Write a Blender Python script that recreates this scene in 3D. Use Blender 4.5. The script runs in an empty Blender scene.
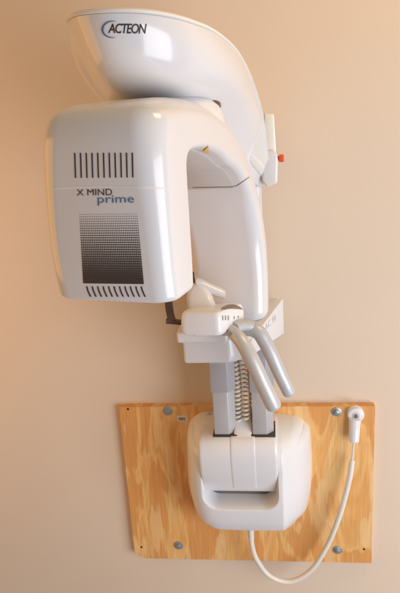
import bpy, bmesh, math, random
from mathutils import Vector, Matrix
from mathutils.bvhtree import BVHTree
random.seed(4)
SC = bpy.context.scene
COL = SC.collection
V = Vector
# ------------------------------------------------------------------ camera
F_PX = 600.0
PITCH, YAW, ROLL = (math.radians(a) for a in (16.11, 7.36, -3.54))
CAM = V((.08, -1.3, .864))
cp, sp, cy, sy, cr, sr = math.cos(PITCH), math.sin(PITCH), math.cos(YAW), math.sin(YAW), math.cos(ROLL), math.sin(ROLL)
FW = V((-sy*cp, cy*cp, -sp)); R0 = V((cy, sy, 0)); U0 = R0.cross(FW)
RT = cr*R0 + sr*U0; UP = -sr*R0 + cr*U0
cam_d = bpy.data.cameras.new('camera'); cam = bpy.data.objects.new('camera', cam_d); COL.objects.link(cam)
m = Matrix((RT, UP, -FW)).transposed().to_4x4(); m.translation = CAM
cam.matrix_world = m
cam_d.sensor_fit = 'HORIZONTAL'; cam_d.sensor_width = 36; cam_d.lens = 36*F_PX/400
cam_d.clip_start = .02; cam_d.clip_end = 60
SC.camera = cam
# ------------------------------------------------------------------ world, lamps, exposure
w = bpy.data.worlds.new('World'); SC.world = w; w.use_nodes = True
nt = w.node_tree; bg = nt.nodes['Background']
tc = nt.nodes.new('ShaderNodeTexCoord'); sep = nt.nodes.new('ShaderNodeSeparateXYZ'); rmp = nt.nodes.new('ShaderNodeValToRGB')
mr = nt.nodes.new('ShaderNodeMapRange'); mr.inputs['From Min'].default_value = -1; mr.inputs['From Max'].default_value = 1
nt.links.new(tc.outputs['Generated'], sep.inputs[0]); nt.links.new(sep.outputs['Z'], mr.inputs['Value'])
nt.links.new(mr.outputs[0], rmp.inputs[0]); mx_ = nt.nodes.new('ShaderNodeMix'); mx_.data_type = 'RGBA'; mx_.inputs[7].default_value = (.80, .50, .28, 1)
mr_ = nt.nodes.new('ShaderNodeMapRange'); mr_.inputs['From Min'].default_value = -.05; mr_.inputs['From Max'].default_value = -.8
mr_.inputs['To Min'].default_value = 0; mr_.inputs['To Max'].default_value = .65       # the room is warmer to the left
nt.links.new(sep.outputs['X'], mr_.inputs['Value']); nt.links.new(mr_.outputs[0], mx_.inputs[0])
nt.links.new(rmp.outputs[0], mx_.inputs[6]); nt.links.new(mx_.outputs[2], bg.inputs[0])
el = rmp.color_ramp.elements
el[0].position = .15; el[0].color = (.60, .53, .54, 1)
el[1].position = .80; el[1].color = (.98, .86, .70, 1)
e = el.new(.5); e.color = (.62, .52, .45, 1)
bg.inputs[1].default_value = .38

def area(name, loc, target, size, power, color, sy_=None):
    d = bpy.data.lights.new(name, 'AREA'); d.energy = power; d.color = color
    d.shape = 'RECTANGLE'; d.size = size; d.size_y = sy_ or size
    o = bpy.data.objects.new(name, d); COL.objects.link(o); o.location = loc
    o.rotation_euler = (V(target)-V(loc)).to_track_quat('-Z', 'Y').to_euler()
    return o
area('window_light', (1.45, -1.42, .15), (0.02, 0, .32), 1.35, 38, (.91, .93, 1.0), 1.6)
area('ceiling_light', (.75, -.42, 1.85), (.28, 0, .45), .45, 7.2, (1.0, .64, .24), .3)
area('warm_room_light', (-1.25, -.50, .70), (-.42, 0, .60), 1.0, 6.0, (1.0, .45, .07), .9)
SC.view_settings.view_transform = 'Standard'; SC.view_settings.look = 'None'
SC.view_settings.exposure = 0; SC.view_settings.gamma = 1

# ------------------------------------------------------------------ helpers
def ray(x, y):
    return FW + RT*((x-200)/F_PX) - UP*((y-296.5)/F_PX)
def at(x, y, Y):
    d = ray(x, y); return CAM + d*((Y-CAM.y)/d.y)
def obj(name, bm, mat, parent=None, smooth=True, normals=True):
    if normals: bmesh.ops.recalc_face_normals(bm, faces=bm.faces)
    me = bpy.data.meshes.new(name); bm.to_mesh(me); bm.free()
    o = bpy.data.objects.new(name, me); COL.objects.link(o)
    me.materials.append(mat)
    if smooth:
        me.polygons.foreach_set('use_smooth', [True]*len(me.polygons))
        try: me.set_sharp_from_angle(angle=math.radians(38))
        except Exception: pass
    if parent is not None:
        o.parent = parent
        o.matrix_parent_inverse = parent.matrix_world.inverted() if False else Matrix.Translation(parent.location).inverted() if parent.type == 'EMPTY' else Matrix.Identity(4)
        if parent.type != 'EMPTY': o.matrix_parent_inverse = Matrix.Identity(4)
    return o
def empty(name, loc, label, cat, group=None):
    o = bpy.data.objects.new(name, None); COL.objects.link(o); o.location = loc
    o['label'] = label; o['category'] = cat
    if group: o['group'] = group
    return o
def catmull(pts, n, closed=False):
    pts = [V(p) if not isinstance(p, Vector) else p for p in pts]; out = []; L = len(pts)
    segs = L if closed else L-1
    for i in range(segs):
        if closed: a, b, c, d = pts[(i-1) % L], pts[i], pts[(i+1) % L], pts[(i+2) % L]
        else: a, b, c, d = pts[max(i-1, 0)], pts[i], pts[i+1], pts[min(i+2, L-1)]
        for k in range(n):
            t = k/n
            out.append(.5*((2*b)+(c-a)*t+(2*a-5*b+4*c-d)*t*t+(3*b-a-3*c+d)*t**3))
    if not closed: out.append(pts[-1].copy())
    return out
def resample(pts, n):
    d = [0]
    for a, b in zip(pts, pts[1:]): d.append(d[-1]+(b-a).length)
    out = []; j = 0
    for i in range(n):
        t = d[-1]*i/(n-1)
        while j < len(d)-2 and d[j+1] < t: j += 1
        out.append(pts[j].lerp(pts[j+1], (t-d[j])/max(d[j+1]-d[j], 1e-9)))
    return out
def loft(bm, rings, cap0=True, cap1=True, closed=True):
    R = [[bm.verts.new(p) for p in r] for r in rings]
    n = len(R[0])
    for a, b in zip(R, R[1:]):
        for i in range(n if closed else n-1):
            j = (i+1) % n
            try: bm.faces.new((a[i], a[j], b[j], b[i]))
            except ValueError: pass
    for c, r in ((cap0, R[0]), (cap1, R[-1])):
        if c:
            cv = bm.verts.new(sum((x.co for x in r), V((0, 0, 0)))/n)
            for i in range(n): bm.faces.new((r[i], r[(i+1) % n], cv))
    return R
def tube(bm, pts, rad, seg=12, cap=True, flat=1.0, upv=None):
    rings = []; nrm = None
    for i, p in enumerate(pts):
        t = (pts[min(i+1, len(pts)-1)]-pts[max(i-1, 0)]).normalized()
        if nrm is None:
            nrm = (V(upv) if upv else (V((0, 0, 1)) if abs(t.z) < .9 else V((0, 1, 0))))
        nrm = (nrm - t*nrm.dot(t)).normalized(); b = t.cross(nrm)
        r = rad(i/(len(pts)-1)) if callable(rad) else rad
        rings.append([p+nrm*math.cos(a)*r*flat+b*math.sin(a)*r for a in (2*math.pi*k/seg for k in range(seg))])
    loft(bm, rings, cap, cap)
def prism(bm, poly, z0, z1, bev=.004, seg=3, axis='Z'):
    """poly: list of (a,b); axis Z -> (x,y) extruded in z; axis X -> (y,z) extruded in x; axis Y -> (x,z) extruded in y"""
    def P(a, b, c):
        return V((a, b, c)) if axis == 'Z' else V((c, a, b)) if axis == 'X' else V((a, c, b))
    A = [bm.verts.new(P(a, b, z0)) for a, b in poly]; B = [bm.verts.new(P(a, b, z1)) for a, b in poly]
    n = len(poly); fs = [bm.faces.new(A), bm.faces.new(B[::-1])]
    for i in range(n): fs.append(bm.faces.new((A[i], B[i], B[(i+1) % n], A[(i+1) % n])))
    bmesh.ops.recalc_face_normals(bm, faces=fs)
    if bev:
        es = list({e for f in fs for e in f.edges})
        bmesh.ops.bevel(bm, geom=es, offset=bev, segments=seg, profile=.5, affect='EDGES', clamp_overlap=True)
def box(bm, x0, x1, y0, y1, z0, z1, bev=.003, seg=3):
    prism(bm, [(x0, y0), (x1, y0), (x1, y1), (x0, y1)], z0, z1, bev, seg)
def xform(bm, M): bmesh.ops.transform(bm, matrix=M, verts=bm.verts)
def disc(bm, c, axis, r, h, seg=32, bev=.0):
    """short cylinder with eased rim, from c along axis"""
    axis = V(axis).normalized(); a = axis.orthogonal().normalized(); b = axis.cross(a)
    prof = [(r, 0), (r, h-bev), (r-bev*.3, h-bev*.3), (r-bev, h)] if bev else [(r, 0), (r, h)]
    loft(bm, [[V(c)+axis*q+(a*math.cos(t)+b*math.sin(t))*p for t in (2*math.pi*k/seg for k in range(seg))] for p, q in prof])
def rounded_ring(cx, cy, hw, hh, r, n=6):
    out = []
    for sx, sy_, a0 in ((1, 1, 0), (-1, 1, 90), (-1, -1, 180), (1, -1, 270)):
        for k in range(n+1):
            a = math.radians(a0+90*k/n)
            out.append((cx+sx*(hw-r)+math.cos(a)*r, cy+sy_*(hh-r)+math.sin(a)*r))
    return out

# ------------------------------------------------------------------ materials
def mat(name, color, rough=.5, metal=0, coat=0, noise=0, nscale=30, bump=0, bscale=200, spec=.5):
    m = bpy.data.materials.new(name); m.use_nodes = True; t = m.node_tree; p = t.nodes['Principled BSDF']
    p.inputs['Base Color'].default_value = (*color, 1); p.inputs['Roughness'].default_value = rough
    p.inputs['Metallic'].default_value = metal; p.inputs['Coat Weight'].default_value = coat
    p.inputs['Coat Roughness'].default_value = .06; p.inputs['Specular IOR Level'].default_value = spec
    co = t.nodes.new('ShaderNodeTexCoord')
    if noise:
        n = t.nodes.new('ShaderNodeTexNoise'); n.inputs['Scale'].default_value = nscale; n.inputs['Detail'].default_value = 6
        r = t.nodes.new('ShaderNodeValToRGB'); t.links.new(co.outputs['Object'], n.inputs['Vector']); t.links.new(n.outputs[0], r.inputs[0])
        r.color_ramp.elements[0].position = .3; r.color_ramp.elements[1].position = .7
        r.color_ramp.elements[0].color = (*[c*(1-noise) for c in color], 1); r.color_ramp.elements[1].color = (*[min(1, c*(1+noise*.5)) for c in color], 1)
        t.links.new(r.outputs[0], p.inputs['Base Color'])
        r2 = t.nodes.new('ShaderNodeMapRange'); r2.inputs['To Min'].default_value = rough*.8; r2.inputs['To Max'].default_value = min(1, rough*1.25)
        t.links.new(n.outputs[0], r2.inputs[0]); t.links.new(r2.outputs[0], p.inputs['Roughness'])
    if bump:
        n = t.nodes.new('ShaderNodeTexNoise'); n.inputs['Scale'].default_value = bscale; n.inputs['Detail'].default_value = 5
        b = t.nodes.new('ShaderNodeBump'); b.inputs['Strength'].default_value = bump; b.inputs['Distance'].default_value = .002
        t.links.new(co.outputs['Object'], n.inputs['Vector']); t.links.new(n.outputs[0], b.inputs['Height']); t.links.new(b.outputs[0], p.inputs['Normal'])
    return m
WHITE = mat('glossy_white_plastic', (.705, .705, .725), .2, coat=.35)
WHITE2 = mat('satin_white_plastic', (.75, .75, .765), .28, coat=.2)
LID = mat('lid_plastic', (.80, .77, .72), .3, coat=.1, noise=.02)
GREYP = mat('pale_grey_panel', (.56, .53, .51), .38, noise=.02, nscale=12)
ALU = mat('painted_grey_column', (.455, .445, .455), .42, metal=.1, noise=.04, nscale=25)
ALU2 = mat('dark_grey_column', (.375, .37, .385), .40, metal=.1, noise=.04, nscale=25)
SILVER = mat('silver_handle', (.56, .555, .55), .36, metal=.2, noise=.03, nscale=30)
SILVER2 = mat('silver_blue_handle', (.54, .55, .58), .38, metal=.2, noise=.03, nscale=30)
DARK = mat('dark_gap', (.035, .032, .032), .5, noise=.1)
BROWN = mat('dark_brown_plastic', (.09, .055, .045), .3, noise=.15)
SLOT = mat('vent_black', (.045, .03, .03), .6, noise=.1)
INK = mat('logo_ink', (.045, .03, .03), .5, noise=.05)
DOT = mat('halftone_ink', (.055, .04, .04), .55, noise=.05)
BLUE = mat('logo_blue', (.06, .17, .34), .45, noise=.05)
RED = mat('red_button', (.75, .07, .02), .35, noise=.05)
YEL = mat('yellow_sticker', (.85, .50, .03), .5, noise=.05)
CORD = mat('white_cord', (.76, .72, .65), .45, noise=.03)
COILM = mat('cream_coil_cord', (.80, .74, .64), .45, noise=.04)
ZINC = mat('zinc_bolt', (.50, .52, .53), .38, metal=.8, noise=.2, nscale=120)
HOLE = mat('nail_hole', (.05, .02, .01), .9, noise=.1)
PAPER = mat('paper_label', (.72, .68, .62), .7, noise=.04)
KEYM = mat('key_grey', (.30, .29, .28), .5, noise=.05)
EMB = mat('embossed_grey', (.64, .64, .65), .5, noise=.04)

WALLM = mat('painted_wall', (.72, .59, .46), .62, noise=.025, nscale=3, bump=.16, bscale=260, spec=.3)

def wood():
    m = bpy.data.materials.new('plywood_face'); m.use_nodes = True; t = m.node_tree; p = t.nodes['Principled BSDF']
    co = t.nodes.new('ShaderNodeTexCoord'); mp = t.nodes.new('ShaderNodeMapping'); mp.inputs['Scale'].default_value = (1, 1, .22)
    t.links.new(co.outputs['Object'], mp.inputs[0])
    def noise(scale, det, dist=0, src=mp):
        n = t.nodes.new('ShaderNodeTexNoise'); n.inputs['Scale'].default_value = scale; n.inputs['Detail'].default_value = det; n.inputs['Distortion'].default_value = dist
        t.links.new(src.outputs[0], n.inputs['Vector']); return n
    big = noise(14, 3.5, .6)                     # cathedral patches of early and late wood
    r = t.nodes.new('ShaderNodeValToRGB'); t.links.new(big.outputs[0], r.inputs[0])
    e = r.color_ramp.elements
    e[0].position = .34; e[0].color = (.70, .325, .10, 1); e[1].position = .66; e[1].color = (.86, .53, .21, 1)
    k = e.new(.50); k.color = (.72, .335, .095, 1); k = e.new(.53); k.color = (.83, .49, .18, 1); k = e.new(.60); k.color = (.74, .36, .105, 1)
    mp2 = t.nodes.new('ShaderNodeMapping'); mp2.inputs['Scale'].default_value = (1, 1, .035); t.links.new(co.outputs['Object'], mp2.inputs[0])
    fine = noise(260, 6, .2, mp2)
    mr = t.nodes.new('ShaderNodeMapRange'); mr.inputs['From Min'].default_value = .3; mr.inputs['From Max'].default_value = .7; mr.inputs['To Min'].default_value = .86; mr.inputs['To Max'].default_value = 1.08
    t.links.new(fine.outputs[0], mr.inputs[0])
    mx = t.nodes.new('ShaderNodeMix'); mx.data_type = 'RGBA'; mx.blend_type = 'MULTIPLY'; mx.inputs[0].default_value = 1
    t.links.new(r.outputs[0], mx.inputs[6]); t.links.new(mr.outputs[0], mx.inputs[7]); 
    mp3 = t.nodes.new('ShaderNodeMapping'); mp3.inputs['Scale'].default_value = (1, 1, .16); mp3.inputs['Location'].default_value = (.37, 0, .2); t.links.new(co.outputs['Object'], mp3.inputs[0])
    pat = noise(16, 6, .3, mp3); pr = t.nodes.new('ShaderNodeMapRange')
    pr.inputs['From Min'].default_value = .545; pr.inputs['From Max'].default_value = .575; pr.inputs['To Max'].default_value = .5
    t.links.new(pat.outputs[0], pr.inputs[0])
    m2 = t.nodes.new('ShaderNodeMix'); m2.data_type = 'RGBA'; m2.inputs[7].default_value = (.86, .60, .29, 1)
    t.links.new(pr.outputs[0], m2.inputs[0]); t.links.new(mx.outputs[2], m2.inputs[6]); t.links.new(m2.outputs[2], p.inputs['Base Color'])
    p.inputs['Roughness'].default_value = .55
    b = t.nodes.new('ShaderNodeBump'); b.inputs['Strength'].default_value = .25; b.inputs['Distance'].default_value = .001
    t.links.new(fine.outputs[0], b.inputs['Height']); t.links.new(b.outputs[0], p.inputs['Normal'])
    return m
WOOD = wood()

# ------------------------------------------------------------------ wall
bm = bmesh.new(); box(bm, -4, 4, 0, .12, -2.2, 2.6, 0)
wall = obj('wall', bm, WALLM, smooth=False); wall['kind'] = 'structure'

# ------------------------------------------------------------------ plywood board
board = empty('plywood_board', (0, -.001, -.217), 'orange plywood mounting board bolted to the wall behind the machine base', 'mounting board')
TB = .019
bm = bmesh.new()
def edge(p, q, n, amp):
    return [(p[0]+(q[0]-p[0])*i/n+random.uniform(-amp, amp), p[1]+(q[1]-p[1])*i/n+random.uniform(-amp, amp)) for i in range(n)]
c4 = [(-.298, .219), (.302, .219), (.302, -.210), (-.272, -.215), (-.298, -.203)]
poly = []
for i in range(5): poly += edge(c4[i], c4[(i+1) % 5], 26 if i != 3 else 4, .0006)
prism(bm, poly, -TB, -.0005, 0, axis='Y')
obj('panel', bm, WOOD, board, smooth=False)
for i, (x, y) in enumerate([(167.5, 410.5), (336.5, 411.5), (178.5, 545), (337.5, 549.5)]):
    p = at(x, y, -TB)
    bm = bmesh.new(); disc(bm, p, (0, -1, 0), .0115, .0022, 36, .0006)
    wsh = obj('washer', bm, ZINC, board)
    bm = bmesh.new(); disc(bm, p+V((0, -.0022, 0)), (0, -1, 0), .0058, .005, 6, .0008)
    obj('bolt_head', bm, ZINC, wsh)
for x, y in [(128, 409), (361.5, 414), (141.5, 547), (364, 549)]:
    bm = bmesh.new(); disc(bm, at(x, y, -TB), (0, -1, 0), .0028, .0006, 14)
    obj('nail_hole', bm, HOLE, board)
p = at(182, 418.5, -TB)
bm = bmesh.new(); box(bm, p.x-.012, p.x+.012, -TB-.0006, -TB-.0001, p.z-.008, p.z+.008, 0)
st = obj('paper_label', bm, PAPER, board, smooth=False)
bm = bmesh.new()
for i in range(7):
    xx = p.x-.008+i*.0024; ww = random.choice((.0005, .0009, .0013))
    box(bm, xx-ww*.5, xx+ww*.6, -TB-.0009, -TB-.0007, p.z-.0045, p.z+.0035, 0)
obj('barcode', bm, INK, st, smooth=False)

# ------------------------------------------------------------------ the machine
M = empty('dental_xray_machine', (.01, -.019, -.02), 'large glossy white wall mounted dental panoramic x-ray machine with vented logo head and grey columns', 'x-ray machine')

# --- wall base: one sculpted shell with a U shaped mouth
def sstep(a, b, x):
    t = max(0, min(1, (x-a)/(b-a))); return t*t*(3-2*t)
def base_shell():
    bm = bmesh.new(); N = 210; grid = []
    for j in range(N+1):
        row = []
        for i in range(N+1):
            s = -1+2*i/N; t = -1+2*j/N
            # concentrate samples near the rim
            s = math.sin(s*math.pi/2)*.55+s*.45; t = math.sin(t*math.pi/2)*.55+t*.45
            # square -> rounded square
            mm = max(abs(s), abs(t), 1e-6); aa, bb = abs(s)/mm, abs(t)/mm; rr = .27; cc = 1-rr
            if aa > cc and bb > cc:
                L = math.hypot(aa-cc, bb-cc); aa, bb = cc+(aa-cc)/L*rr, cc+(bb-cc)/L*rr
            wgt = mm**3
            ss = math.copysign((abs(s)/mm*(1-wgt)+aa*wgt)*mm, s); tt = math.copysign((abs(t)/mm*(1-wgt)+bb*wgt)*mm, t)
            ss *= 1-.05*t*t; tt *= 1-.04*s*s
            low = max(0, -tt)
            hw = .148*(1-(.16 if ss < 0 else .09)*low**1.6)
            X = .011+ss*hw; Z = .067+tt*(.141 if tt > 0 else .147)-.012*max(0, ss)*max(0, tt)
            f = (1-abs(s)**7)**.5 * (1-abs(t)**7)**.5 if abs(s) < 1 and abs(t) < 1 else 0
            D = .128 - .035*max(0, -tt)**2
            D -= .055*max(0, min(1, (X-.088)/.060))**.9     # right facet falls back
            Y = .019 + D*f
            # mouth of the U
            x0, x1 = -.086, .072
            qx = abs(X-(x0+x1)/2)-((x1-x0)/2-.03); qz = (.033+.03)-Z
            sd = math.hypot(max(qx, 0), max(qz, 0))+min(max(qx, qz), 0)-.03
            inset = 1-sstep(-.007, .007, sd)
            Y -= inset*min(.060, max(0, Y-.02))
            row.append(bm.verts.new((X, -Y, Z)))
        grid.append(row)
    for j in range(N):
        for i in range(N):
            bm.faces.new((grid[j][i], grid[j][i+1], grid[j+1][i+1], grid[j+1][i]))
    return bm
base = obj('wall_base', base_shell(), WHITE2, M)
# rounded drum cover that the columns enter
prof = [(-.035, .205), (-.08, .209), (-.115, .2095), (-.135, .208), (-.148, .201), (-.156, .186), (-.158, .166), (-.154, .140), (-.146, .112), (-.136, .088), (-.126, .068), (-.119, .059), (-.112, .056), (-.100, .055), (-.035, .055)]
pc = catmull([V((0, a, b)) for a, b in prof], 5)
bm = bmesh.new(); rings = []
for x, k in [(-.0925, .93), (-.0915, .965), (-.089, .99), (-.085, 1.0), (-.03, 1.0), (.03, 1.0), (.071, 1.0), (.075, .99), (.0775, .965), (.0785, .93)]:
    c = V((0, -.09, .13)); rings.append([V((x, (c+(q-c)*k).y, (c+(q-c)*k).z)) for q in pc])
loft(bm, rings)
obj('drum_cover', bm, WHITE2, base)
bm = bmesh.new(); rings = []
for x, k in [(-.0225, .99), (-.0220, 1.012), (-.0205, 1.020), (-.017, 1.022), (.026, 1.022), (.0285, 1.020), (.030, 1.012), (.0305, .99)]:
    rings.append([V((x, (V((0, -.09, .13))+(q-V((0, -.09, .13)))*k).y, (V((0, -.09, .13))+(q-V((0, -.09, .13)))*k).z)) for q in pc[8:-22]])
loft(bm, rings, False, False, closed=False)
obj('saddle_band', bm, WHITE2, base)
bm = bmesh.new(); box(bm, -.078, .064, -.096, -.03, .030, .060, .002)
obj('slot', bm, mat('slot_grey', (.17, .165, .17), .6, noise=.05), base)
# ridge that holds the coiled cables
bm = bmesh.new()
prism(bm, [(-.150, .150), (-.158, .175), (-.150, .200), (-.125, .222), (-.095, .250), (-.07, .250), (-.05, .15)], -.016, .026, .006, 4, axis='X')
obj('cable_boot', bm, WHITE2, base)

# --- columns
def column(x0, x1):
    bm = bmesh.new()
    def sect(a, b, y0, y1, z0, z1, ch):
        prism(bm, [(a, y0), (b-ch, y0), (b, y0+ch*1.1), (b, y1), (a, y1)], z0, z1, .0018, 2)
    sect(x0+.002, x1-.002, -.136, -.078, .19, .325, .014)
    c = obj('column', bm, ALU, M)
    bm = bmesh.new(); prism(bm, [(x0-.001, -.140), (x1-.014, -.140), (x1+.001, -.124), (x1+.001, -.072), (x0-.001, -.072)], .312, .47, .0018, 2)
    obj('sleeve', bm, ALU2, c)
    bm = bmesh.new(); box(bm, x0-.0015, x1+.0015, -.139, -.074, .205, .2115, .001)
    obj('foot_gap', bm, DARK, c)
column(-.059, -.009); column(.024, .073)

# --- coiled cables between the columns
def coil(cx, cyy, z0, z1, r, turns, wire):
    pts = []
    n = turns*14
    for i in range(n+1):
        t = i/n; a = t*turns*2*math.pi
        pts.append(V((cx+math.cos(a)*r+.003*math.sin(t*5), cyy+math.sin(a)*r, z0+(z1-z0)*t)))
    bm = bmesh.new(); tube(bm, pts, wire, 8)
    return obj('coiled_cable', bm, COILM, M)
coil(-.0075, -.108, .215, .47, .0078, 25, .0029)
coil(.0120, -.116, .235, .47, .0080, 23, .0029)

# --- carriage
CP = [(-.092, -.262), (-.006, -.262), (.018, -.245), (.092, -.105), (.092, -.03), (-.092, -.03)]
bm = bmesh.new(); prism(bm, CP, .430, .478, .005, 3)
car = obj('carriage', bm, WHITE, M)
# raised right cheek
bm = bmesh.new()
a = V((.018, -.2475)); b = V((.096, -.098)); d = (b-a).normalized(); nn = V((d.y, -d.x))
q = [a+nn*.003, b+nn*.003, b-nn*.024, a-nn*.024]
prism(bm, [(v.x, v.y) for v in q], .428, .505, .003, 3)
for v in bm.verts:   # front end slopes down
    t = ((V((v.co.x, v.co.y))-a).dot(d))/(b-a).length
    if v.co.z > .46: v.co.z -= .055*max(0, 1-t*1.15)
cheek = obj('side_cheek', bm, WHITE, car)
bm = bmesh.new(); box(bm, -.098, -.006, -.290, -.12, .4815, .503, .005, 3)
tray = obj('tray', bm, WHITE2, M)
# back column up to the overhead arm
bm = bmesh.new(); box(bm, -.055, .060, -.095, -.03, .47, .80, .012, 4)
obj('back_column', bm, WHITE, M)

# --- console with keypad
def console():
    bm = bmesh.new()
    FL, FR, BR, BL = V((-.083, -.335)), V((-.012, -.345)), V((.027, -.262)), V((-.060, -.240))
    def ring(z, s, sh=0):
        c = (FL+FR+BR+BL)/4; pts = []
        P = [c+(p-c)*s for p in (FL, FR, BR, BL)]; r = .010
        out = []
        for i in range(4):
            p0, p1, p2 = P[i-1], P[i], P[(i+1) % 4]
            d0 = (p0-p1).normalized(); d2 = (p2-p1).normalized()
            for k in range(5):
                t = k/4; out.append(p1+d0*r*(1-t)**2+d2*r*t**2)
        return [V((p.x, p.y+sh, z)) for p in out]
    rings = [ring(.508, .90), ring(.5095, .95), ring(.514, .985), ring(.520, 1.0), ring(.540, 1.0), ring(.556, .975), ring(.563, .945), ring(.567, .90), ring(.569, .80), ring(.571, .5)]
    loft(bm, rings)
    for v in bm.verts:                              # top slopes up towards the back
        v.co.z = .514+(v.co.z-.508)*.70 + max(0, (v.co.z-.508)/.06)*(v.co.y+.34)*-.10
    return bm
con = obj('control_console', console(), WHITE2, M)
bm = bmesh.new(); box(bm, -.064, -.004, -.304, -.22, .499, .526, .003)
obj('console_neck', bm, WHITE2, con)

# --- bite block on the console
bm = bmesh.new()
rr = []
for t, wd, h, yy in [(0, .026, .012, -.290), (.2, .025, .012, -.287), (.45, .023, .012, -.280), (.7, .019, .011, -.272), (.9, .010, .009, -.266), (1, .007, .006, -.264)]:
    z = .548+t*.040
    rr.append([V((-.048+x-t*.010, yy+y*1.0, z)) for x, y in rounded_ring(0, 0, wd, h, h*.8, 4)])
loft(bm, rr)
chin = obj('chin_rest', bm, WHITE2, M)
bm = bmesh.new()
rr = []
for t in range(9):
    k = t/8; x = -.058+k*.050; z = .588-.024*k**.9; r = .012*(1-.2*k)*(.8 if t in (0, 8) else 1)
    rr.append([V((x, -.262+math.cos(a)*.012, z+math.sin(a)*r)) for a in (2*math.pi*q/14 for q in range(14))])
loft(bm, rr)
obj('chin_cup', bm, WHITE, chin)
bm = bmesh.new(); tube(bm, [at(195, 293, -.262), at(193.5, 272, -.262)], .0014, 10)
obj('support_rod', bm, DARK, chin)

# --- dark bracket left of the console
bm = bmesh.new()
pts = [at(168, 296, -.30), at(170, 312, -.305), at(172.5, 321, -.31)]
tube(bm, resample(catmull(pts, 6), 12), .0105, 4, flat=.8, upv=(1, 1, 0))
br = obj('temple_bracket', bm, BROWN, M)
bm = bmesh.new(); tube(bm, [at(166, 321, -.312), at(183, 322.5, -.305)], .0052, 8)
obj('bracket_foot', bm, BROWN, br)

# --- handles
def handle(name, pix, rad, material, flat=1.0):
    pts = resample(catmull([at(*p) for p in pix], 10), 60)
    bm = bmesh.new()
    L = 1.0
    def r(t):
        base_r = rad(t)
        e = min(t/.02, (1-t)/.045, 1)
        return base_r*max(.12, math.sqrt(max(0, 1-(1-e)**2)))
    tube(bm, pts, r, 20, flat=flat)
    return obj(name, bm, material, M)
h1 = handle('handle', [(229, 329, -.30), (235, 334, -.32), (243, 344, -.335), (252, 360, -.345), (262, 382, -.35), (269, 396, -.35), (275, 409, -.345)], lambda t: .0118+.0020*math.sin(min(1, t*1.2)*math.pi/2), SILVER)
h2 = handle('handle', [(243, 328, -.27), (257, 331, -.28), (265, 342, -.285), (273, 358, -.29), (281, 376, -.29), (286, 386, -.29), (290, 395, -.285)], lambda t: .0140-.0022*t, SILVER2)
bm = bmesh.new()
pts = [at(232, 327, -.305), at(242, 325, -.285), at(253, 327, -.27), at(262, 335, -.265)]
tube(bm, resample(catmull(pts, 6), 20), lambda t: .0165, 16, flat=.62)
obj('handle_yoke', bm, SILVER2, h2)
bm = bmesh.new(); c = at(231.5, 332.5, -.325); disc(bm, c, (-.5, -1, .1), .0045, .006, 20, .001)
obj('pivot_pin', bm, mat('brass_pin', (.45, .43, .33), .4, metal=.6, noise=.1), h1)

# --- rotating C arm (front head, arch, rear head)
AL = math.radians(13.3)
AU = V((math.cos(AL), -math.sin(AL), 0)); AV = V((math.sin(AL), math.cos(AL), 0)); P0 = V((-.0585, -.388, 0))
def arm_pt(u, v, z): return P0+AU*u+AV*v+V((0, 0, z))
outer = [(-.247, .672), (-.252, .70), (-.255, .76), (-.255, .83), (-.250, .864), (-.234, .884), (-.19, .893), (-.14, .894), (-.09, .892), (-.03, .882), (.03, .866), (.09, .832), (.15, .785), (.20, .728), (.232, .665), (.243, .59), (.240, .515)]
inner = [(-.174, .672), (-.172, .70), (-.172, .74), (-.172, .795), (-.170, .818), (-.160, .829), (-.143, .832), (-.11, .832), (-.08, .829), (-.03, .818), (.01, .803), (.06, .786), (.11, .752), (.153, .70), (.178, .640), (.187, .58), (.184, .515)]
NS = 96
oc = resample(catmull([V((a, b, 0)) for a, b in outer], 8), NS); 
ic = resample(catmull([V((a, b, 0)) for a, b in inner], 8), NS)
def arm_width(s):      # half widths, left & right
    return -.080+.006*sstep(.04, .3, s)+.006*sstep(.5, .8, s), .083-.004*sstep(.25, .8, s)
def section(s, O, I, k=1.0, inset=0):
    ul, ur = arm_width(s); uc = (ul+ur)/2; hw = (ur-ul)/2*1.0
    th = (O-I).length; hh = th/2
    ro = min(.022+.010*sstep(.05, .25, s), th*.46); ri = min(.012+.022*sstep(.55, .85, s), th*.42)
    pts = []
    hw2, hh2 = hw-inset, hh-inset
    ro = max(ro-inset*.5, .004); ri = max(ri-inset*.3, .003)
    # a across width, b along thickness (+ outer)
    for sx, sb, a0, r in ((1, 1, 0, ro), (-1, 1, 90, ro), (-1, -1, 180, ri), (1, -1, 270, ri)):
        rb = r*1.0; ra = r*(1.15 if sb > 0 else 1)
        for q in range(10):
            an = math.radians(a0+90*q/9)
            a = sx*(hw2-ra)+math.cos(an)*ra; b = sb*(hh2-rb)+math.sin(an)*rb
            # slight crown on the outer side
            if b > 0: b += .004*(1-(a/hw2)**2)*(b/hh2)
            pts.append((a, b))
    Cc = (O+I)/2; dn = (O-I).normalized()
    out = []
    for a, b in pts:
        p = Cc+dn*b
        out.append((uc+a, p.x, p.y))
    return out
rings = []
for i in range(NS):
    s = i/(NS-1); O, I = oc[i], ic[i]
    rings.append([arm_pt(*p) for p in section(s, O, I)])
def endcap(O, I, s, dz, r):
    out = []
    for k in (15, 32, 50, 68, 82, 90):
        a = math.radians(k); ins = r*(1-math.cos(a)); dd = r*math.sin(a)
        out.append([arm_pt(p[0], p[1], p[2]-dd) for p in section(s, O, I, inset=ins)])
    return out
bot_f = endcap(oc[0], ic[0], 0, 0, .008); bot_r = endcap(oc[-1], ic[-1], 1, 0, .022)
rings = bot_f[::-1]+rings+bot_r
bm = bmesh.new(); loft(bm, rings)
arm = obj('rotating_arm', bm, WHITE, M)
dg = None
def bvh_of(o):
    b = bmesh.new(); b.from_mesh(o.data); t = BVHTree.FromBMesh(b); b.free(); return t
ARM = bvh_of(arm)
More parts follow.
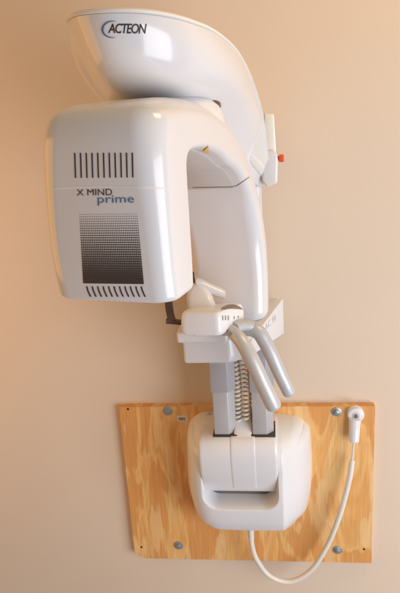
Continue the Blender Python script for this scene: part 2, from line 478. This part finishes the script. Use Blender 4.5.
# grey lining panel under the arch
bm = bmesh.new(); rr = []
i0 = next(i for i in range(NS) if ic[i].x > -.160 and ic[i].y > .8); i1 = next(i for i in range(NS) if ic[i].x > .100)
for i in range(i0, i1+1):
    t = (ic[i+1]-ic[i-1]).normalized(); nv = V((t.y, -t.x, 0)) ; 
    if nv.dot(oc[i]-ic[i]) > 0: nv = -nv
    row = []
    for u, dep in ((-.050, -.004), (-.050, .0006), (-.047, .0022), (.054, .0022), (.057, .0006), (.057, -.004)):
        p = ic[i]+nv*dep; row.append(arm_pt(u, p.x, p.y))
    rr.append(row)
loft(bm, rr)
lining = obj('lining_panel', bm, GREYP, arm)

def cast(x, y, tree, off=.0006):
    d = ray(x, y).normalized(); h = tree.ray_cast(CAM, d)
    if h[0] is None: return None
    n = h[1] if h[1].dot(d) < 0 else -h[1]
    return h[0]+n*off
def decal(name, polys, tree, mt, parent, off=.0006):
    """polys: outlines in photo pixels laid on the surface of the part they print on"""
    bm = bmesh.new()
    for poly in polys:
        vs = [cast(x, y, tree, off) for x, y in poly]
        if any(v is None for v in vs): continue
        try: bm.faces.new([bm.verts.new(v) for v in vs])
        except ValueError: pass
    bmesh.ops.triangulate(bm, faces=bm.faces)
    return obj(name, bm, mt, parent, smooth=False, normals=False)
def seg_poly(pts, wd, sub=1):
    """a thin stroke along pts as quads"""
    out = []
    if sub > 1: pts = [(a[0]+(b[0]-a[0])*k/sub, a[1]+(b[1]-a[1])*k/sub) for a, b in zip(pts, pts[1:]) for k in range(sub)]+[pts[-1]]
    for (x0, y0), (x1, y1) in zip(pts, pts[1:]):
        L = math.hypot(x1-x0, y1-y0); nx, ny = -(y1-y0)/L*wd/2, (x1-x0)/L*wd/2
        out.append([(x0+nx, y0+ny), (x1+nx, y1+ny), (x1-nx, y1-ny), (x0-nx, y0-ny)])
    return out
# vent slots, upper row and lower row
pl = []
for i in range(11):
    k = i/10; xt = 75+k*57.5; yt = 153-.2*k; xb = 75.8+k*57.3
    pl += seg_poly([(xt, yt), (xt+(xb-xt)*.5, yt+13), (xb, 178-.5*k)], 1.35)
decal('vent_slots', pl, ARM, SLOT, arm)
pl = []
for i in range(11):
    k = i/10; x = 87+k*54.5
    pl += seg_poly([(x, 286.2), (x+.9, 290), (x+2.6, 294), (x+3.9, 296.6)], 1.35)
decal('vent_slots', pl, ARM, SLOT, arm)
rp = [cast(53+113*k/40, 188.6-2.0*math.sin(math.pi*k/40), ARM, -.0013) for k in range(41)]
bm = bmesh.new(); tube(bm, [p for p in rp if p], .00165, 12); obj('highlight_ridge', bm, LID, arm)  # pale raised line added to stand in for a reflected highlight across the head
# halftone grid
pl = []
NX, NY = 32, 30
for j in range(NY):
    v = j/(NY-1)
    size = (.34+.90*v**.75)
    for i in range(NX):
        k = i/(NX-1)
        x = (80+57*k)*(1-v)+(84.3+58.7*k)*v; y = (214.5-.6*k)*(1-v)+(282+.8*k)*v
        hx = 57/NX*.5*min(1.04, size*.84); hy = 69/NY*.5*min(1.04, size*.84)
        pl.append([(x-hx, y-hy), (x+hx, y-hy), (x+hx, y+hy), (x-hx, y+hy)])
decal('halftone_print', pl, ARM, DOT, arm, .0005)

def text_polys(body, shear=0, weight=0, space=1.0):
    cu = bpy.data.curves.new('txt', 'FONT'); cu.body = body; cu.shear = shear; cu.offset = weight; cu.space_character = space; cu.resolution_u = 3
    o = bpy.data.objects.new('txt', cu); COL.objects.link(o)
    me = bpy.data.meshes.new_from_object(o.evaluated_get(bpy.context.evaluated_depsgraph_get()))
    bpy.data.objects.remove(o); bpy.data.curves.remove(cu)
    vs = [v.co.copy() for v in me.vertices]; fs = [list(p.vertices) for p in me.polygons]; bpy.data.meshes.remove(me)
    x0, x1 = min(v.x for v in vs), max(v.x for v in vs); y0, y1 = min(v.y for v in vs), max(v.y for v in vs)
    return [[((vs[i].x-x0)/(x1-x0), (vs[i].y-y0)/(y1-y0)) for i in f] for f in fs]
def quadmap(polys, tl, tr, bl, br):
    out = []
    for f in polys:
        g = []
        for s, t in f:
            g.append(tuple((bl[k]*(1-s)+br[k]*s)*(1-t)+(tl[k]*(1-s)+tr[k]*s)*t for k in (0, 1)))
        out.append(g)
    return out
bpy.context.view_layer.update()
decal('lettering', quadmap(text_polys('X MIND', 0, -.001), (76.8, 189.4), (112.2, 188.8), (77, 195.6), (112.4, 195.2)), ARM, INK, arm)
decal('lettering', quadmap(text_polys('prime', 0, -.002), (97.8, 195.4), (134.0, 195.0), (98, 205.6), (134.4, 205.2)), ARM, BLUE, arm)
b2 = bmesh.new(); b2.from_mesh(arm.data); b2.from_mesh(lining.data); INNER = BVHTree.FromBMesh(b2); b2.free()
# seams and sticker on the inside of the arm
decal('seam', seg_poly([(193, 187.4), (205, 187.2), (218, 187), (231, 186.8), (237, 185.5), (242, 182), (249, 177)], .6, 10), INNER, mat('seam_grey', (.22, .20, .19), .6, noise=.1), arm, .0008)
decal('warning_sticker', [[(202.5+5.5*a+(6.0-5.5*a)*0, 151.0-5.5*a), (202.5+5.5*(a+.1), 151.0-5.5*(a+.1)), (202.5+6*(a+.1)*1.0, 151+1.5*(a+.1)), (202.5+6*a, 151+1.5*a+.001)] for a in [k/10 for k in range(10)]], INNER, YEL, arm, .0012)

# --- pivot disc between head and overhead arm
bm = bmesh.new(); disc(bm, V((-.053, -.373, .884)), (0, 0, 1), .062, .0105, 64, .003)
pv = obj('pivot_disc', bm, BROWN, M)
bm = bmesh.new(); cc_ = V((-.076, -.404, .860)); prf = [(.092, 0), (.090, .014), (.084, .026), (.074, .035), (.060, .0405), (.04, .043), (.015, .044)]
loft(bm, [[cc_+V((math.cos(t)*p, math.sin(t)*p, q)) for t in (2*math.pi*k/72 for k in range(72))] for p, q in prf])
obj('collar', bm, WHITE2, M)

# --- overhead arm: a boat shaped hull that sweeps back and down to the back column
Rp = [at(68, 25, -.500), at(71.5, 19, -.535), at(83, 15.5, -.558), at(108, 13.5, -.568), at(140, 14, -.560), at(170, 18, -.535), at(195, 25, -.495), at(216, 34.5, -.440), at(236, 52, -.360), at(250, 77, -.280), at(261, 110, -.205), at(266, 140, -.165), at(268, 165, -.135), at(268, 186, -.105),
      V((.055, -.035, .740)), V((-.05, -.035, .740)), V((-.07, -.12, .84)), V((-.10, -.22, .93)), V((-.14, -.36, .99)), V((-.165, -.45, 1.003))]
Bp = [at(101, 100, -.435), at(107, 100, -.450), at(115, 99, -.460), at(128, 98, -.465), at(145, 97, -.465), at(165, 100, -.450), at(182, 105, -.425), at(198, 111, -.390), at(212, 121, -.335), at(226, 137, -.275), at(240, 157, -.210), at(249, 173, -.165), at(254, 184, -.140), at(258, 188, -.105),
      V((.04, -.045, .742)), V((-.03, -.045, .735)), V((-.04, -.13, .80)), V((-.06, -.25, .87)), V((-.09, -.34, .895)), V((-.12, -.41, .90))]
K = 10
Rc = catmull(Rp, K, True); Bc = catmull(Bp, K, True); n = len(Rc)
cen = sum(Rc, V((0, 0, 0)))/n
rings = []
NT = 26
bul = []
for i in range(n):
    t = (Rc[(i+1) % n]-Rc[i-1]).normalized(); d = Bc[i]-Rc[i]
    N = t.cross(d).normalized()
    outw = V((Rc[i].x-cen.x, Rc[i].y-cen.y, -.05))
    if i < 14*K: 
        if N.dot(outw) < 0: N = -N
    else:
        if N.dot(V((Rc[i].x-cen.x, 0, -.02))) < 0: N = -N
    am = .24*sstep(1*K, 3*K, i)*(1-sstep(7.5*K, 11.5*K, i))+.10*(1 if i >= 18*K else 1-sstep(0, 3*K, i))+.045*sstep(8*K, 12*K, i)*(1-sstep(16*K, 18*K, i))
    bul.append(N*d.length*am)
for _ in range(8): bul = [(bul[i-1]+bul[i]*2+bul[(i+1) % n])/4 for i in range(n)]
for k in range(NT+1):
    t = k/NT
    bl = 1-abs(2*t**.9-1)**1.75
    rings.append([Rc[i].lerp(Bc[i], t)+bul[i]*bl for i in range(n)])
bm = bmesh.new(); loft(bm, rings, True, True)
tail = [v for v in bm.verts if v.co.y > -.27 and v.co.y < -.06]
for _ in range(6): bmesh.ops.smooth_vert(bm, verts=tail, factor=.5, use_axis_x=True, use_axis_y=True, use_axis_z=True)
hull = obj('overhead_arm', bm, WHITE, M)
HULL = bvh_of(hull)
# lid on top with a thin shadow gap under its lip
inn = [(cen-Rc[i]) for i in range(n)]
def lid_ring(k, dz):
    c = V((0, 0, 0)); out = []
    for i in range(n):
        t = (Rc[(i+1) % n]-Rc[i-1]).normalized(); side = t.cross(V((0, 0, 1))).normalized()
        if side.dot(V((Rc[i].x+.03, Rc[i].y+.3, 0))) < 0 and i < 14*K: side = -side
        out.append(Rc[i]+side*k+V((0, 0, dz)))
    return out
bm = bmesh.new()
L0 = lid_ring(.000, .0008); L1 = lid_ring(.0016, .0016); L2 = lid_ring(.0014, .0042); L3 = lid_ring(-.001, .0062)
L4 = [p.lerp(cen+V((0, 0, .02)), .15)+V((0, 0, .004)) for p in L3]; L5 = [p.lerp(cen+V((0, 0, .03)), .5)+V((0, 0, .004)) for p in L3]
loft(bm, [L0, L1, L2, L3, L4, L5])
obj('lid', bm, LID, hull)
# ACTEON logo
decal('lettering', quadmap(text_polys('ACTEON', .08, .012, .84), (109.0, 23.6), (146.6, 23.9), (108.3, 33.3), (145.8, 33.9)), HULL, INK, hull, .0007)
arc = []
for k in range(17):
    a = math.radians(70+ k*215/16)
    arc.append((113+10.2*math.cos(a)*1.0, 29.5-8.2*math.sin(a), .35+1.5*math.sin(math.pi*k/16)))
pl = []
for p, q in zip(arc, arc[1:]):
    def off(r, s):
        dx, dy = r[0]-113, r[1]-29.5; L = math.hypot(dx, dy); return (r[0]+dx/L*s*r[2]/2, r[1]+dy/L*s*r[2]/2)
    pl.append([off(p, 1), off(q, 1), off(q, -1), off(p, -1)])
decal('logo_swoosh', pl, HULL, BLUE, hull, .001)

# --- emergency stop box on the right of the overhead arm
bm = bmesh.new(); p = [at(264, 113, -.13), at(273.8, 114, -.13), at(276.2, 152, -.13), at(264, 152, -.13)]
def extr(bm, pts, y0, y1, bev): prism(bm, [(q.x, q.z) for q in pts], y0, y1, bev, 3, axis='Y')
extr(bm, p, -.135, -.05, .003)
sb = obj('stop_box', bm, mat('box_white', (.86, .84, .78), .35, noise=.02), M)
bm = bmesh.new(); extr(bm, [at(262, 150, -.13), at(275.5, 150, -.13), at(278, 158, -.13), at(277.5, 183, -.13), at(266.5, 187, -.13), at(262, 180, -.13)], -.14, -.045, .004)
obj('box_skirt', bm, WHITE, sb)
c = at(277, 158.5, -.12)
bm = bmesh.new(); disc(bm, c, (1, -.1, 0), .0042, .005, 20)
obj('button_collar', bm, DARK, sb)
bm = bmesh.new(); disc(bm, c+V((.004, 0, 0)), (1, -.1, 0), .0072, .009, 24, .002)
obj('stop_button', bm, RED, sb)

# --- marks on cheek and keypad
CH = bvh_of(cheek); CON = bvh_of(con)
decal('embossed_mark', quadmap(text_polys('AC 90', 0, 0), (265, 324), (275.5, 314), (265.5, 331), (276, 320)), CH, EMB, cheek, .0008)
pl = []
for x in (222.5, 225.3, 228.1): pl += seg_poly([(x, 315.5), (x+.2, 320.2)], 1.0)
pl += seg_poly([(234, 316), (234.1, 319)], .8)+seg_poly([(238, 315.5), (238.1, 318)], .8)
for q_ in [pl[:1], pl[1:2], pl[2:3], pl[3:4], pl[4:]]: decal('key_mark', q_, CON, KEYM, con, .0008)
top = [(220.5+k*22/12, 309.3-4.6*math.sin(math.pi*k/12)**.7) for k in range(13)]; bot = [(x, 309.6-.8*math.sin(math.pi*i/12)) for i, (x, _) in enumerate(top)]
mixp = lambda p, q, t: (p[0]+(q[0]-p[0])*t, p[1]+(q[1]-p[1])*t)
decal('display_window', [[mixp(top[i], bot[i], j/8), mixp(top[i+1], bot[i+1], j/8), mixp(top[i+1], bot[i+1], (j+1)/8), mixp(top[i], bot[i], (j+1)/8)] for i in range(12) for j in range(8)], CON, mat('display_brown', (.22, .15, .10), .15, noise=.05), con, .0009)

# ------------------------------------------------------------------ hand switch with its cord
HS = empty('hand_switch', tuple(at(355, 413, -TB)), 'white exposure hand switch hanging from a round disc, with a long white looping cord', 'hand switch')
bm = bmesh.new(); c = at(355.3, 412.5, -TB)
disc(bm, c, (0, -1, 0), .0185, .016, 40, .003)
hk = obj('holder_disc', bm, WHITE2, HS)
bm = bmesh.new(); disc(bm, c+V((0, -.016, 0)), (0, -1, 0), .0085, .0012, 30, .0004); obj('holder_ring', bm, mat('ring_grey', (.55, .55, .55), .4, noise=.05), hk)
bm = bmesh.new(); disc(bm, c+V((0, -.0172, 0)), (0, -1, 0), .0048, .0010, 24, .0003); obj('holder_screw', bm, mat('screw_grey', (.20, .20, .21), .35, metal=.6, noise=.1), hk)
pts = resample([at(355, 417.5, -.034), at(354.6, 428, -.036), at(354, 443, -.042)], 24)
bm = bmesh.new(); tube(bm, pts, lambda t: (.0138-.0028*t)*max(.35, min(1, (1-t)/.05, t/.05+.5)), 20)
obj('grip', bm, WHITE2, HS)
path = [(354, 442, -.042), (353, 452, -.043), (352, 462, -.045), (350, 476, -.05), (345, 497, -.052), (338, 520, -.055), (327, 546, -.055), (311, 570, -.058), (290, 581.5, -.062), (270, 576, -.066), (257, 560, -.07), (252, 545, -.07), (250.5, 526, -.07)]
allp = resample(catmull([at(*p) for p in path], 14), 240)
bm = bmesh.new(); tube(bm, allp[:22], .0022, 12); obj('thin_lead', bm, CORD, HS)
bm = bmesh.new(); tube(bm, allp[17:], lambda t: .0062 if t > .004 else .0046, 14); obj('cord', bm, CORD, HS)
bm = bmesh.new(); tube(bm, allp[-14:], lambda t: .0072, 14); obj('cord_plug', bm, CORD, HS)
bpy.context.view_layer.update()
